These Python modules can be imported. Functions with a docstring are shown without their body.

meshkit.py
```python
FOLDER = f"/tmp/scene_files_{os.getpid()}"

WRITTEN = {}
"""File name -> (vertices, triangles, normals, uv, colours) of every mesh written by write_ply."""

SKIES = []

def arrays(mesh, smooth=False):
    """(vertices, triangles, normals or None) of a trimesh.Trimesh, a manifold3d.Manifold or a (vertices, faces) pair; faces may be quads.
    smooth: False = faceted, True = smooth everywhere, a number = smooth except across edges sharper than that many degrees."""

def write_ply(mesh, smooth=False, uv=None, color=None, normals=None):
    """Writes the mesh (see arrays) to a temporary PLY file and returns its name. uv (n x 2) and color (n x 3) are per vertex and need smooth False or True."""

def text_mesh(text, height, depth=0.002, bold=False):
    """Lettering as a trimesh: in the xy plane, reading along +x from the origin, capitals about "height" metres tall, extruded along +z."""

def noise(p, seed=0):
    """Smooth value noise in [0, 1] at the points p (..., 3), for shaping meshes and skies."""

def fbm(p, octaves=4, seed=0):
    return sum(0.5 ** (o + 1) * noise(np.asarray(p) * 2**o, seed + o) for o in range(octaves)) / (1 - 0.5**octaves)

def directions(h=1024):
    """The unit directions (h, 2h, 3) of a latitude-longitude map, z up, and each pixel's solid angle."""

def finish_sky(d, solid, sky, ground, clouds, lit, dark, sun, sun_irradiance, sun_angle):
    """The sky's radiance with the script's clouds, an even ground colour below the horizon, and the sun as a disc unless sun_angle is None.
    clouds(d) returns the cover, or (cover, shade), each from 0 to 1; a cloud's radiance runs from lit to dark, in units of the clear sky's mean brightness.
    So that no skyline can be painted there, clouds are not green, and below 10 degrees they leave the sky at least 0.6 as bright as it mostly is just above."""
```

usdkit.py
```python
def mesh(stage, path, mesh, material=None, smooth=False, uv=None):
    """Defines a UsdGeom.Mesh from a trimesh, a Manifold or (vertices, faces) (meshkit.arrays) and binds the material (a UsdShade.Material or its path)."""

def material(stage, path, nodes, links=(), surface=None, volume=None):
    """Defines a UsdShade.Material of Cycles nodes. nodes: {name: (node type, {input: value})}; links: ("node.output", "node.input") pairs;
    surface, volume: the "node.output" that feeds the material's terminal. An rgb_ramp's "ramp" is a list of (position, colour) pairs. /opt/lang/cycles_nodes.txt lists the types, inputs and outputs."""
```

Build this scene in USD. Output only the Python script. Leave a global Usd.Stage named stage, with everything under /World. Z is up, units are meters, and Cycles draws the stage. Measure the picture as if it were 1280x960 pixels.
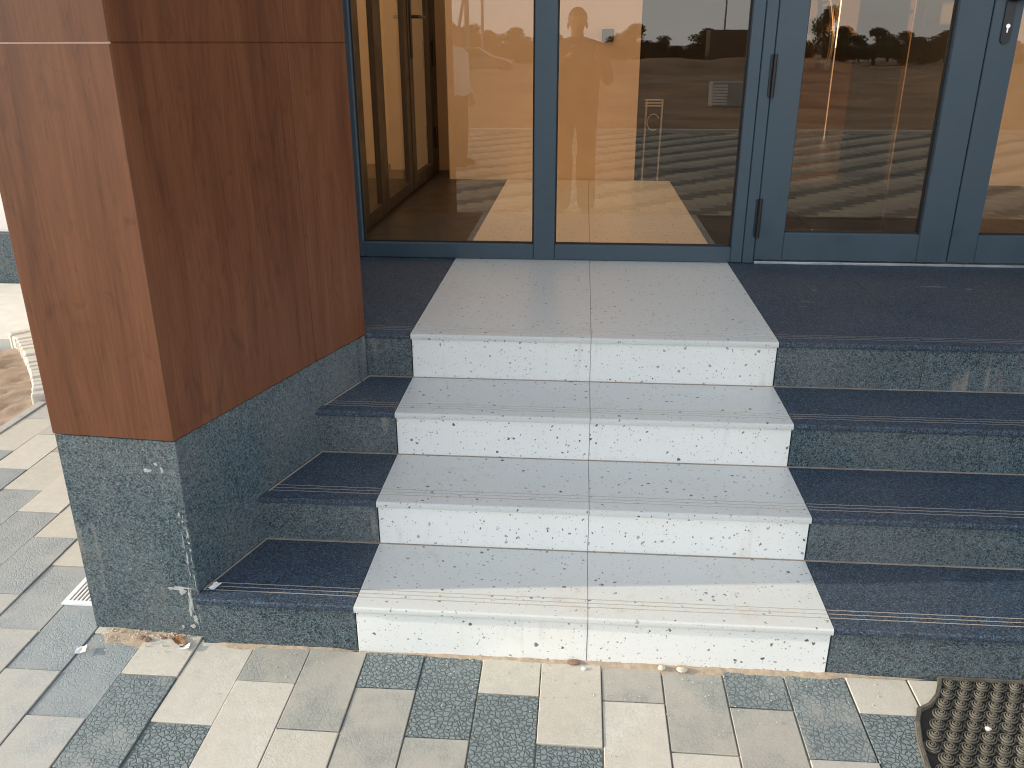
import math, random
import numpy as np, trimesh, usdkit, meshkit
import manifold3d as mf
import shapely.geometry as sg
from trimesh.creation import extrude_polygon
from pxr import Usd, UsdGeom, UsdLux, UsdShade, Sdf, Gf

rnd = random.Random(7)
stage = Usd.Stage.CreateInMemory()
UsdGeom.SetStageUpAxis(stage, 'Z'); UsdGeom.SetStageMetersPerUnit(stage, 1.0)
UsdGeom.Xform.Define(stage, '/World'); UsdGeom.Scope.Define(stage, '/World/Looks')

# ------------------------------------------------------------------ camera, sky, sun, exposure
EXPOSURE = 0.58
SUN_EL, SKY = math.radians(15), 0.15
VEIL, VEIL_COL = (.95, .25), (10.4, 11.0, 11.7)       # thin bright haze over the whole sky, thickest at the horizon
SUN_TO = np.array([-1.0, -0.10, 0.0]); SUN_TO /= np.linalg.norm(SUN_TO)
SUN_DIR = np.array([SUN_TO[0] * math.cos(SUN_EL), SUN_TO[1] * math.cos(SUN_EL), math.sin(SUN_EL)])
CAM = np.array([0.5690, -1.8688, 1.5354]); YAW, PITCH, ROLL, FPX = -0.0796, 0.3769, -0.0025, 1073.376

def cam_axes():
    f = np.array([math.sin(YAW) * math.cos(PITCH), math.cos(YAW) * math.cos(PITCH), -math.sin(PITCH)])
    r = np.array([math.cos(YAW), -math.sin(YAW), 0]); u = np.cross(r, f)
    return r * math.cos(ROLL) + u * math.sin(ROLL), u * math.cos(ROLL) - r * math.sin(ROLL), f

R_, U_, F_ = cam_axes()
cam = UsdGeom.Camera.Define(stage, '/World/camera')
cam.CreateHorizontalApertureAttr(36.0); cam.CreateVerticalApertureAttr(27.0)
cam.CreateFocalLengthAttr(36.0 * FPX / 1280); cam.CreateClippingRangeAttr(Gf.Vec2f(0.02, 2000))
cam.CreateExposureAttr(EXPOSURE)
cam.AddTransformOp().Set(Gf.Matrix4d(*R_, 0, *U_, 0, *(-F_), 0, *CAM, 1))

sky = UsdLux.DomeLight.Define(stage, '/World/sky')
sky.GetPrim().SetCustomDataByKey('kind', 'structure')
sky_mat = usdkit.material(stage, '/World/Looks/sky_look', {
    's': ('sky_texture', {'sky_type': 'single_scattering', 'sun_disc': False, 'sun_elevation': SUN_EL, 'sun_rotation': math.atan2(SUN_DIR[0], SUN_DIR[1]),
                          'air_density': 1.0, 'aerosol_density': 2.6, 'ozone_density': 1.0}),
    'g': ('texture_coordinate', {}), 'sx': ('separate_xyz', {}), 'el': ('map_range', {'from_min': 0.0, 'from_max': .7, 'to_min': VEIL[0], 'to_max': VEIL[1], 'clamp': True}),
    'mp': ('mapping', {'scale': (1.2, 1.2, 3.5)}), 'n': ('noise_texture', {'scale': 1.6, 'detail': 6.0, 'roughness': .55}), 'nm': ('map_range', {'from_min': .3, 'from_max': .7, 'to_min': .85, 'to_max': 1.1, 'clamp': True}),
    'f': ('math', {'math_type': 'multiply', 'use_clamp': True}), 'm': ('mix', {'color2': VEIL_COL}),
    'b': ('background_shader', {'strength': SKY})},
    [('g.generated', 'sx.vector'), ('sx.z', 'el.value'), ('g.generated', 'mp.vector'), ('mp.vector', 'n.vector'), ('n.fac', 'nm.value'), ('el.result', 'f.value1'), ('nm.result', 'f.value2'), ('f.value', 'm.fac'),
     ('s.color', 'm.color1'), ('m.color', 'b.color')], surface='b.background')
UsdShade.MaterialBindingAPI.Apply(sky.GetPrim()).Bind(sky_mat)
sun = UsdLux.DistantLight.Define(stage, '/World/sun')
sun.CreateNormalizeAttr(True); sun.CreateIntensityAttr(0.92); sun.CreateAngleAttr(0.6); sun.CreateColorAttr(Gf.Vec3f(1.0, 0.89, 0.71))
_z = SUN_DIR; _x = np.cross([0, 0, 1], _z); _x /= np.linalg.norm(_x); _y = np.cross(_z, _x)
sun.AddTransformOp().Set(Gf.Matrix4d(*_x, 0, *_y, 0, *_z, 0, 0, 0, 0, 1))

# ------------------------------------------------------------------ helpers
used = {}
def numbered(path):
    n = used.get(path, 0); used[path] = n + 1
    return path if n == 0 else f'{path}_{n:03d}'

def path_of(parent):
    return '/World' if parent is None else str(parent.GetPath())

def obj(name, mesh, m, parent=None, smooth=35, label=None, cat=None, group=None, kind=None):
    g = usdkit.mesh(stage, numbered(path_of(parent) + '/' + name), mesh, m, smooth=smooth)
    tag(g.GetPrim(), label, cat, group, kind)
    return g.GetPrim()

def tag(o, label=None, cat=None, group=None, kind=None):
    for k, v in (('label', label), ('category', cat), ('group', group), ('kind', kind)):
        if v: o.SetCustomDataByKey(k, v)
    return o

def thing(name, label=None, cat=None, loc=(0, 0, 0), rz=0, group=None, kind=None, scale=None):
    x = UsdGeom.Xform.Define(stage, numbered('/World/' + name))
    x.AddTranslateOp().Set(Gf.Vec3d(*map(float, loc)))
    if rz: x.AddRotateZOp().Set(float(rz))
    if scale: x.AddScaleOp().Set(Gf.Vec3f(*scale))
    return tag(x.GetPrim(), label, cat, group, kind)

def copy_of(src, name, label, cat, loc, rz=0, group=None, scale=None):
    o = thing(name, label, cat, loc, rz, group, None, scale)
    o.GetReferences().AddInternalReference(src.GetPath()); o.SetInstanceable(True)
    return o

def cat_(ms): return trimesh.util.concatenate(ms)

def box(x0, x1, y0, y1, z0, z1, b=0.0):
    if b <= 0:
        m = trimesh.creation.box([x1 - x0, y1 - y0, z1 - z0]); m.apply_translation([(x0 + x1) / 2, (y0 + y1) / 2, (z0 + z1) / 2]); return m
    P = []
    for x, sx in ((x0, 1), (x1, -1)):
        for y, sy in ((y0, 1), (y1, -1)):
            for z, sz in ((z0, 1), (z1, -1)):
                P += [(x, y + sy * b, z + sz * b), (x + sx * b, y, z + sz * b), (x + sx * b, y + sy * b, z)]
    return trimesh.convex.convex_hull(np.array(P))

def prism_x(poly, x0, x1):
    m = extrude_polygon(sg.Polygon(poly), x1 - x0, engine='earcut')
    m.vertices = np.stack([m.vertices[:, 2] + x0, m.vertices[:, 0], m.vertices[:, 1]], 1); return m

def prism_z(poly, z0, z1):
    p = poly if isinstance(poly, sg.Polygon) else sg.Polygon(poly)
    m = extrude_polygon(p, z1 - z0, engine='earcut'); m.apply_translation([0, 0, z0]); return m

def tube(pts, r, n=10, caps=True):
    pts = np.asarray(pts, float); rr = np.broadcast_to(np.asarray(r, float), len(pts))
    V, Fs = [], []
    t = np.gradient(pts, axis=0); t /= np.linalg.norm(t, axis=1, keepdims=True)
    up = np.array([0, 0, 1.0]) if abs(t[0][2]) < .9 else np.array([1.0, 0, 0])
    for i in range(len(pts)):
        a = np.cross(t[i], up); a /= np.linalg.norm(a); b_ = np.cross(t[i], a)
        ang = np.arange(n) * 2 * math.pi / n
        V.append(pts[i] + rr[i] * (np.cos(ang)[:, None] * a + np.sin(ang)[:, None] * b_))
    for i in range(len(pts) - 1):
        for k in range(n):
            a, b_, c, d = i * n + k, i * n + (k + 1) % n, (i + 1) * n + (k + 1) % n, (i + 1) * n + k
            Fs += [(a, b_, c), (a, c, d)]
    V = np.vstack(V)
    if caps:
        V = np.vstack([V, pts[0], pts[-1]]); q = len(V) - 2; L = (len(pts) - 1) * n
        for k in range(n):
            Fs += [(q, (k + 1) % n, k), (q + 1, L + k, L + (k + 1) % n)]
    m = trimesh.Trimesh(V, Fs, process=False); m.fix_normals(); return m

def lathe(profile, n=24):
    return trimesh.creation.revolve(np.array(profile), sections=n)

# ------------------------------------------------------------------ materials
def mat(name, nodes, links, surface='p.BSDF'):
    return usdkit.material(stage, '/World/Looks/' + name, nodes, links, surface=surface)

def plain(name, col, rough=0.5, metal=0.0, var=0.15, scale=6.0, bump=0.0, bscale=200.0, spec=0.5):
    """a base colour broken up by large soft and fine noise, with a rough gloss"""
    c = np.array(col)
    nodes = {'g': ('geometry', {}), 'n': ('noise_texture', {'scale': scale, 'detail': 6.0, 'roughness': .6}),
             'r': ('rgb_ramp', {'ramp': [(.25, tuple(c * (1 - var))), (.75, tuple(np.minimum(c * (1 + var), 1)))]}),
             'mr': ('map_range', {'from_min': .3, 'from_max': .7, 'to_min': max(rough - .1, .02), 'to_max': min(rough + .1, 1)}),
             'p': ('principled_bsdf', {'metallic': metal, 'specular_ior_level': spec})}
    links = [('g.position', 'n.vector'), ('n.fac', 'r.fac'), ('r.color', 'p.base_color'), ('n.fac', 'mr.value'), ('mr.result', 'p.roughness')]
    if bump:
        nodes |= {'bn': ('noise_texture', {'scale': bscale, 'detail': 3.0}), 'bp': ('bump', {'strength': bump, 'distance': .002})}
        links += [('g.position', 'bn.vector'), ('bn.fac', 'bp.height'), ('bp.normal', 'p.normal')]
    return mat(name, nodes, links)

def granite(name, base, dark, light, rough, dust=0.35, drip=.0):
    """dark terrazzo: dense black chips in a blue grey ground, a little dust"""
    nodes = {'g': ('geometry', {}),
             'wn': ('noise_texture', {'scale': 220.0, 'detail': 2.0}),
             'ws': ('mix_vector', {'fac': .012}),
             'v': ('voronoi_texture', {'scale': 185.0}),
             's': ('separate_color', {}),
             'sz': ('map_range', {'from_min': .0, 'from_max': 1.0, 'to_min': .16, 'to_max': .62}),
             'm': ('math', {'math_type': 'subtract'}),
             'st': ('map_range', {'from_min': -.06, 'from_max': .06, 'to_min': 0.0, 'to_max': 1.0, 'clamp': True}),
             'v2': ('voronoi_texture', {'scale': 420.0}), 's2': ('separate_color', {}),
             'gr': ('rgb_ramp', {'ramp': [(0, tuple(np.array(base) * .7)), (.6, base), (.9, light), (1, tuple(np.minimum(np.array(light) * 1.5, 1)))]}),
             'mx': ('mix', {'color1': dark}),
             'n': ('noise_texture', {'scale': 2.3, 'detail': 7.0, 'roughness': .65}),
             'dr': ('map_range', {'from_min': .40, 'from_max': .8, 'to_min': 0.0, 'to_max': dust, 'clamp': True}),
             'du': ('mix', {'color2': (.30, .28, .24)}),
             'dp': ('mapping', {'scale': (34, 34, 3.0)}), 'dn': ('noise_texture', {'scale': 1.0, 'detail': 3.0}), 'dq': ('noise_texture', {'scale': 3.7, 'detail': 3.0}), 'dx': ('math', {'math_type': 'multiply'}), 'dz': ('map_range', {'from_min': .36, 'from_max': .50, 'to_min': 0.0, 'to_max': drip, 'clamp': True}), 'dw': ('mix', {'color2': (.33, .30, .25)}),
             'rr': ('map_range', {'from_min': .3, 'from_max': .75, 'to_min': rough, 'to_max': rough + .25}),
             'p': ('principled_bsdf', {'specular_ior_level': .36})}
    links = [('g.position', 'wn.vector'), ('g.position', 'ws.a'), ('wn.color', 'ws.b'), ('ws.result', 'v.vector'), ('g.position', 'v2.vector'), ('v.color', 's.color'), ('s.r', 'sz.value'),
             ('v.distance', 'm.value1'), ('sz.result', 'm.value2'), ('m.value', 'st.value'), ('v2.color', 's2.color'), ('s2.g', 'gr.fac'), ('st.result', 'mx.fac'), ('gr.color', 'mx.color2'),
             ('g.position', 'n.vector'), ('n.fac', 'dr.value'), ('dr.result', 'du.fac'), ('mx.color', 'du.color1'), ('g.position', 'dp.vector'), ('dp.vector', 'dn.vector'), ('g.position', 'dq.vector'), ('dn.fac', 'dx.value1'), ('dq.fac', 'dx.value2'), ('dx.value', 'dz.value'), ('dz.result', 'dw.fac'), ('du.color', 'dw.color1'), ('dw.color', 'p.base_color'), ('n.fac', 'rr.value'), ('rr.result', 'p.roughness')]
    return mat(name, nodes, links)

def terrazzo(name, base, rough, dust):
    """white terrazzo with sparse grey and black chips of several sizes"""
    nodes = {'g': ('geometry', {}), 'wn': ('noise_texture', {'scale': 130.0, 'detail': 2.0}), 'ws': ('mix_vector', {'fac': .012})}
    links = [('g.position', 'wn.vector'), ('g.position', 'ws.a'), ('wn.color', 'ws.b')]
    prev = None
    for i, (sc, lo, hi) in enumerate(((58.0, -.70, .31), (105.0, -.46, .29), (230.0, -.42, .27))):
        v, s, z, m, t, cr, mx = (f'{k}{i}' for k in ('v', 's', 'z', 'm', 't', 'c', 'x'))
        nodes |= {v: ('voronoi_texture', {'scale': sc}), s: ('separate_color', {}), z: ('map_range', {'to_min': lo, 'to_max': hi}), m: ('math', {'math_type': 'subtract'}),
                  t: ('map_range', {'from_min': -.03, 'from_max': .03, 'to_min': 1.0, 'to_max': 0.0, 'clamp': True}),
                  cr: ('rgb_ramp', {'ramp': [(0, (.06, .07, .08)), (.35, (.14, .16, .17)), (.7, (.30, .31, .30)), (1, (.45, .42, .37))]}), mx: ('mix', {})}
        links += [('ws.result', v + '.vector'), (v + '.color', s + '.color'), (s + '.r', z + '.value'), (v + '.distance', m + '.value1'), (z + '.result', m + '.value2'), (m + '.value', t + '.value'),
                  (s + '.g', cr + '.fac'), (t + '.result', mx + '.fac'), (cr + '.color', mx + '.color2')]
        if prev: links.append((prev + '.color', mx + '.color1'))
        prev = mx
    nodes |= {'n': ('noise_texture', {'scale': 3.0, 'detail': 7.0, 'roughness': .65}), 'br': ('rgb_ramp', {'ramp': [(.3, tuple(np.array(base) * .93)), (.7, base)]}),
              'dr': ('map_range', {'from_min': .5, 'from_max': .8, 'to_min': 0.0, 'to_max': dust, 'clamp': True}), 'du': ('mix', {'color2': (.52, .43, .34)}),
              'dp': ('mapping', {'scale': (30, 30, 4.0)}), 'dn': ('noise_texture', {'scale': 1.0, 'detail': 3.0}), 'dq': ('noise_texture', {'scale': 3.1, 'detail': 3.0}), 'dx': ('math', {'math_type': 'multiply'}), 'dz': ('map_range', {'from_min': .34, 'from_max': .48, 'to_min': 0.0, 'to_max': .30, 'clamp': True}), 'dw': ('mix', {'color2': (.47, .38, .30)}),
              'p': ('principled_bsdf', {'roughness': rough, 'specular_ior_level': .45})}
    links += [('g.position', 'n.vector'), ('n.fac', 'br.fac'), ('br.color', 'x0.color1'), ('n.fac', 'dr.value'), ('dr.result', 'du.fac'), (prev + '.color', 'du.color1'), ('g.position', 'dp.vector'), ('dp.vector', 'dn.vector'), ('g.position', 'dq.vector'), ('dn.fac', 'dx.value1'), ('dq.fac', 'dx.value2'), ('dx.value', 'dz.value'), ('dz.result', 'dw.fac'), ('du.color', 'dw.color1'), ('dw.color', 'p.base_color')]
    return mat(name, nodes, links)

def wood(name, lo, mid, hi, rough):
    nodes = {'g': ('geometry', {}), 'mp': ('mapping', {'scale': (8, 8, 0.9)}), 'n': ('noise_texture', {'scale': 1.0, 'detail': 9.0, 'roughness': .68, 'distortion': .9}),
             'mf': ('mapping', {'scale': (150, 150, 5)}), 'f': ('noise_texture', {'scale': 1.0, 'detail': 3.0}),
             'mk': ('mapping', {'scale': (14, 14, 6.5)}), 'k': ('noise_texture', {'scale': 1.0, 'detail': 5.0, 'distortion': 2.2}),
             'r': ('rgb_ramp', {'ramp': [(.28, lo), (.48, mid), (.72, hi)]}),
             'fr': ('map_range', {'from_min': .3, 'from_max': .7, 'to_min': .86, 'to_max': 1.1}),
             'kr': ('map_range', {'from_min': .56, 'from_max': .74, 'to_min': 1.0, 'to_max': .72, 'clamp': True}),
             'x': ('math', {'math_type': 'multiply'}), 'mx': ('mix', {'mix_type': 'multiply', 'fac': 1.0}), 'cc': ('combine_xyz', {}),
             'bp': ('bump', {'strength': .12, 'distance': .001}),
             'p': ('principled_bsdf', {'roughness': rough, 'specular_ior_level': .32})}
    links = [('g.position', 'mp.vector'), ('mp.vector', 'n.vector'), ('g.position', 'mf.vector'), ('mf.vector', 'f.vector'), ('g.position', 'mk.vector'), ('mk.vector', 'k.vector'), ('n.fac', 'r.fac'),
             ('f.fac', 'fr.value'), ('k.fac', 'kr.value'), ('fr.result', 'x.value1'), ('kr.result', 'x.value2'), ('x.value', 'cc.x'), ('x.value', 'cc.y'), ('x.value', 'cc.z'),
             ('r.color', 'mx.color1'), ('cc.vector', 'mx.color2'), ('mx.color', 'p.base_color'), ('f.fac', 'bp.height'), ('bp.normal', 'p.normal')]
    return mat(name, nodes, links)

def paver_mat(name, col, crack, dust_lo, relief=.5, tint=(.50, .45, .37)):
    """concrete paver with a moulded pebble relief whose grooves are darker, dulled where dust has settled"""
    c = np.array(col)
    nodes = {'g': ('geometry', {}), 'n': ('noise_texture', {'scale': 26.0, 'detail': 8.0, 'roughness': .7}), 'r': ('rgb_ramp', {'ramp': [(.25, tuple(c * .86)), (.75, tuple(np.minimum(c * 1.12, .9)))]}),
             'wn': ('noise_texture', {'scale': 60.0, 'detail': 2.0}), 'ws': ('mix_vector', {'fac': .010}),
             'v': ('voronoi_texture', {'scale': 78.0, 'feature': 'distance_to_edge'}),
             'e': ('map_range', {'from_min': .02, 'from_max': .15, 'to_min': 1.0, 'to_max': 0.0, 'clamp': True}),
             'd': ('noise_texture', {'scale': 5.0, 'detail': 5.0, 'roughness': .6}), 'dm': ('map_range', {'from_min': dust_lo, 'from_max': dust_lo + .16, 'to_min': 1.0, 'to_max': .12, 'clamp': True}),
             'x': ('math', {'math_type': 'multiply'}), 'xa': ('math', {'math_type': 'multiply', 'value2': crack}), 'mx': ('mix', {'color2': tuple(c * .28)}),
             'dd': ('math', {'math_type': 'multiply_add', 'value2': -.45, 'value3': .45}), 'du': ('mix', {'color2': tint}),
             'h': ('math', {'math_type': 'multiply', 'value2': -1.0}), 'hs': ('math', {'math_type': 'multiply_add', 'value2': .18}), 'bp': ('bump', {'strength': relief, 'distance': .003}),
             'sp': ('noise_texture', {'scale': 320.0, 'detail': 2.0}), 'sm': ('map_range', {'from_min': .3, 'from_max': .7, 'to_min': .9, 'to_max': 1.08}), 'sc': ('combine_xyz', {}), 'sx': ('mix', {'mix_type': 'multiply', 'fac': 1.0}),
             'p': ('principled_bsdf', {'roughness': .78, 'specular_ior_level': .3})}
    links = [('g.position', 'n.vector'), ('n.fac', 'r.fac'), ('g.position', 'wn.vector'), ('g.position', 'ws.a'), ('wn.color', 'ws.b'), ('ws.result', 'v.vector'), ('v.distance', 'e.value'),
             ('g.position', 'd.vector'), ('d.fac', 'dm.value'), ('e.result', 'x.value1'), ('dm.result', 'x.value2'), ('x.value', 'xa.value1'), ('xa.value', 'mx.fac'), ('du.color', 'mx.color1'),
             ('dm.result', 'dd.value1'), ('dd.value', 'du.fac'), ('r.color', 'du.color1'), ('x.value', 'h.value1'), ('h.value', 'hs.value3'), ('n.fac', 'hs.value1'), ('hs.value', 'bp.height'), ('bp.normal', 'p.normal'),
             ('g.position', 'sp.vector'), ('sp.fac', 'sm.value'), ('sm.result', 'sc.x'), ('sm.result', 'sc.y'), ('sm.result', 'sc.z'), ('mx.color', 'sx.color1'), ('sc.vector', 'sx.color2'), ('sx.color', 'p.base_color')]
    return mat(name, nodes, links)

def glass(name, tint, extra):
    """window pane: coloured see-through glass with a mirror-like front, stronger at a slant"""
    return mat(name, {'t': ('transparent_bsdf', {'color': tint}), 'g': ('glossy_bsdf', {'color': (1, .92, .80), 'roughness': 0.0}), 'f': ('fresnel', {'IOR': 1.5}),
                      'a': ('math', {'math_type': 'multiply_add', 'value2': 1.0, 'value3': extra, 'use_clamp': True}), 'm': ('mix_closure', {})},
               [('f.fac', 'a.value1'), ('a.value', 'm.fac'), ('t.BSDF', 'm.closure1'), ('g.BSDF', 'm.closure2')], surface='m.closure')

M = {}
M['dark_riser'] = granite('dark_riser_terrazzo', (.064, .098, .116), (.009, .013, .018), (.14, .19, .21), .40, .35, .55)
M['dark_tread'] = granite('dark_tread_terrazzo', (.030, .052, .086), (.009, .013, .020), (.085, .125, .16), .55, .12)
M['white'] = terrazzo('white_terrazzo', (.80, .805, .765), .38, .18)
M['white_tread'] = terrazzo('shaded_white_terrazzo', (.61, .63, .605), .34, .22)  # riser terrazzo greyed, so the treads carry their shade in the colour
M['white_in'] = terrazzo('white_floor_terrazzo', (.86, .80, .68), .3, .1)
M['wood'] = wood('brown_wood_laminate', (.062, .020, .0078), (.118, .0415, .0165), (.165, .064, .028), .50)
M['frame'] = plain('slate_blue_powder_coat', (.050, .082, .105), .42, var=.08, bump=.05, bscale=900)
M['frame_in'] = plain('dark_inner_frame', (.014, .013, .012), .45, var=.1)
M['black'] = plain('black_rubber', (.012, .012, .013), .55, var=.1)
M['black_metal'] = plain('black_hardware', (.015, .016, .018), .35, var=.1)
M['dull_steel'] = plain('dull_steel', (.42, .40, .37), .3, 1.0, var=.1)
M['steel'] = plain('bright_steel', (.62, .62, .62), .18, 1.0, var=.05)
M['alu'] = plain('aluminium_threshold', (.55, .58, .60), .35, .9, var=.08)
M['joint'] = plain('joint_highlight_strip', (.52, .36, .28), .5, var=.1)  # pale colour paints the highlight along the front panel joint
M['strip'] = plain('groove_dust', (.40, .36, .30), .9, var=.2, scale=40)
M['grout'] = plain('joint_grout', (.30, .25, .20), .95, var=.25, scale=30)
M['sand'] = plain('pale_sand', (.42, .33, .24), .95, var=.25, scale=60, bump=.8, bscale=500)
M['bed'] = plain('sandy_bedding', (.24, .21, .17), .95, var=.35, scale=25, bump=.6, bscale=300)
M['dirt'] = plain('dry_dirt', (.30, .22, .155), .95, var=.35, scale=7, bump=.9, bscale=60)
M['far_dirt'] = plain('far_dry_ground', (.28, .185, .115), .95, var=.6, scale=.5)
M['concrete'] = plain('pale_concrete', (.58, .57, .53), .85, var=.12, scale=9, bump=.3)
M['kerb'] = plain('cream_concrete', (.50, .47, .41), .85, var=.1, scale=20, bump=.3)
M['plaster'] = plain('beige_plaster', (.72, .60, .45), .9, var=.06, scale=5, bump=.2)
M['white_wall'] = plain('white_render', (.72, .70, .66), .9, var=.05)
M['soffit'] = plain('column_core', (.12, .11, .10), .7, var=.1)
M['floor_in'] = plain('dark_floor_tile', (.035, .03, .027), .4, var=.15)
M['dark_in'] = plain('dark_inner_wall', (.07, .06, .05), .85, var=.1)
M['splash'] = plain('lime_splash', (.36, .37, .35), .9, var=.15, scale=80)
M['paper'] = plain('white_scrap', (.75, .74, .72), .8, var=.08)
M['leaf_dry'] = plain('dry_leaf_brown', (.22, .11, .045), .8, var=.3, scale=80)
M['stone'] = plain('pale_pebble', (.55, .48, .38), .9, var=.2, scale=60)
M['brown_stone'] = plain('brown_pebble', (.22, .14, .10), .9, var=.2, scale=60)
M['rubber_dark'] = plain('shade_dark_rubber', (.030, .028, .023), .85, var=.4, scale=35)  # base sheet darkened to paint the shaded holes between the domes
M['rubber'] = plain('dusty_rubber', (.115, .105, .082), .8, var=.45, scale=35, bump=.5, bscale=400)
M['plastic_white'] = plain('white_plastic', (.80, .80, .78), .4, var=.05)
M['glass'] = glass('bronze_glass', (1.0, .645, .36), .05)
M['glass_in'] = glass('clear_inner_glass', (.96, .95, .92), .0)
M['cream'] = paver_mat('cream_paver', (.51, .49, .42), .05, .36, .12)
M['cream2'] = paver_mat('pale_cream_paver', (.56, .54, .475), .04, .36, .12)
M['grey'] = paver_mat('warm_grey_paver', (.315, .32, .29), .08, .38, .18)
M['pale_grey'] = paver_mat('pale_grey_paver', (.37, .38, .36), .06, .38, .15)
M['slate'] = paver_mat('slate_paver', (.27, .305, .31), .10, .45, .3, (.34, .33, .31))
M['slate2'] = paver_mat('dusty_slate_paver', (.31, .33, .325), .10, .45, .3, (.40, .39, .36))
M['slate_rough'] = paver_mat('pebbled_slate_paver', (.205, .248, .252), .58, .64, .9, (.36, .34, .30))
M['slate_worn'] = paver_mat('dusty_pebbled_slate_paver', (.21, .248, .25), .55, .50, .5, (.42, .39, .33))
M['skin'] = plain('skin', (.36, .20, .13), .55, var=.06)
M['hair'] = plain('black_hair', (.012, .010, .009), .6)
M['shirt_dark'] = plain('dark_shirt', (.05, .045, .04), .9, var=.1)
M['trousers'] = plain('dark_trousers', (.035, .035, .04), .9, var=.1)
M['shirt_white'] = plain('white_shirt', (.70, .70, .72), .9, var=.05)
M['shoe'] = plain('dark_shoe', (.03, .025, .022), .6)
M['car'] = plain('grey_car_paint', (.10, .095, .09), .25, var=.05, spec=.6)
M['car_glass'] = plain('dark_car_glass', (.012, .013, .015), .06, var=.05)
M['highlight_headlight'] = plain('pale_highlight_headlight', (.6, .6, .58), .3, var=.05)
M['container'] = plain('brown_container', (.10, .07, .05), .7, var=.2, scale=2)
M['pole'] = plain('grey_pole', (.25, .23, .21), .8, var=.15)
M['cabinet'] = plain('grey_cabinet', (.35, .35, .35), .6, var=.1)
M['bark'] = plain('bark', (.10, .075, .055), .95, var=.3, scale=8)
M['leaf'] = mat('leaf', {'g': ('geometry', {}), 'r': ('rgb_ramp', {'ramp': [(0, (.085, .08, .05)), (1, (.18, .16, .10))]}), 'd': ('diffuse_bsdf', {}), 't': ('translucent_bsdf', {}), 'm': ('mix_closure', {'fac': .3})},
                [('g.random_per_island', 'r.fac'), ('r.color', 'd.color'), ('r.color', 't.color'), ('d.BSDF', 'm.closure1'), ('t.BSDF', 'm.closure2')], surface='m.closure')  # leaf colour lightened to paint in the distance haze

# ------------------------------------------------------------------ dimensions read off the photograph
D, W, SEAM = 0.3044, 1.2386, 0.617                 # tread depth, width of the white flight, its middle joint
ZS = [0.0, 0.150, 0.296, 0.447, 0.610]             # tread heights
YG = 2.02                                          # face of the glazed front
CF0, CF1, CB = (-0.770, 0.042), (-0.437, 0.018), (-0.160, 0.905)   # column corners in plan
PX, PY, PX0 = 0.1576, 0.3150, 0.0255               # paver module

def project(p):
    d = np.asarray(p, float) - CAM; z = d @ F_
    return 640 + FPX * (d @ R_) / z, 480 - FPX * (d @ U_) / z, z

# ------------------------------------------------------------------ ground
def sheet(x0, x1, y0, y1, nx, ny, f):
    xs, ys = np.linspace(x0, x1, nx), np.linspace(y0, y1, ny)
    X, Y = np.meshgrid(xs, ys); Z = f(X, Y)
    v = np.stack([X, Y, Z], -1).reshape(-1, 3); q = []
    for j in range(ny - 1):
        for i in range(nx - 1):
            a = j * nx + i; q.append((a, a + 1, a + nx + 1, a + nx))
    return (v, np.array(q))

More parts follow.
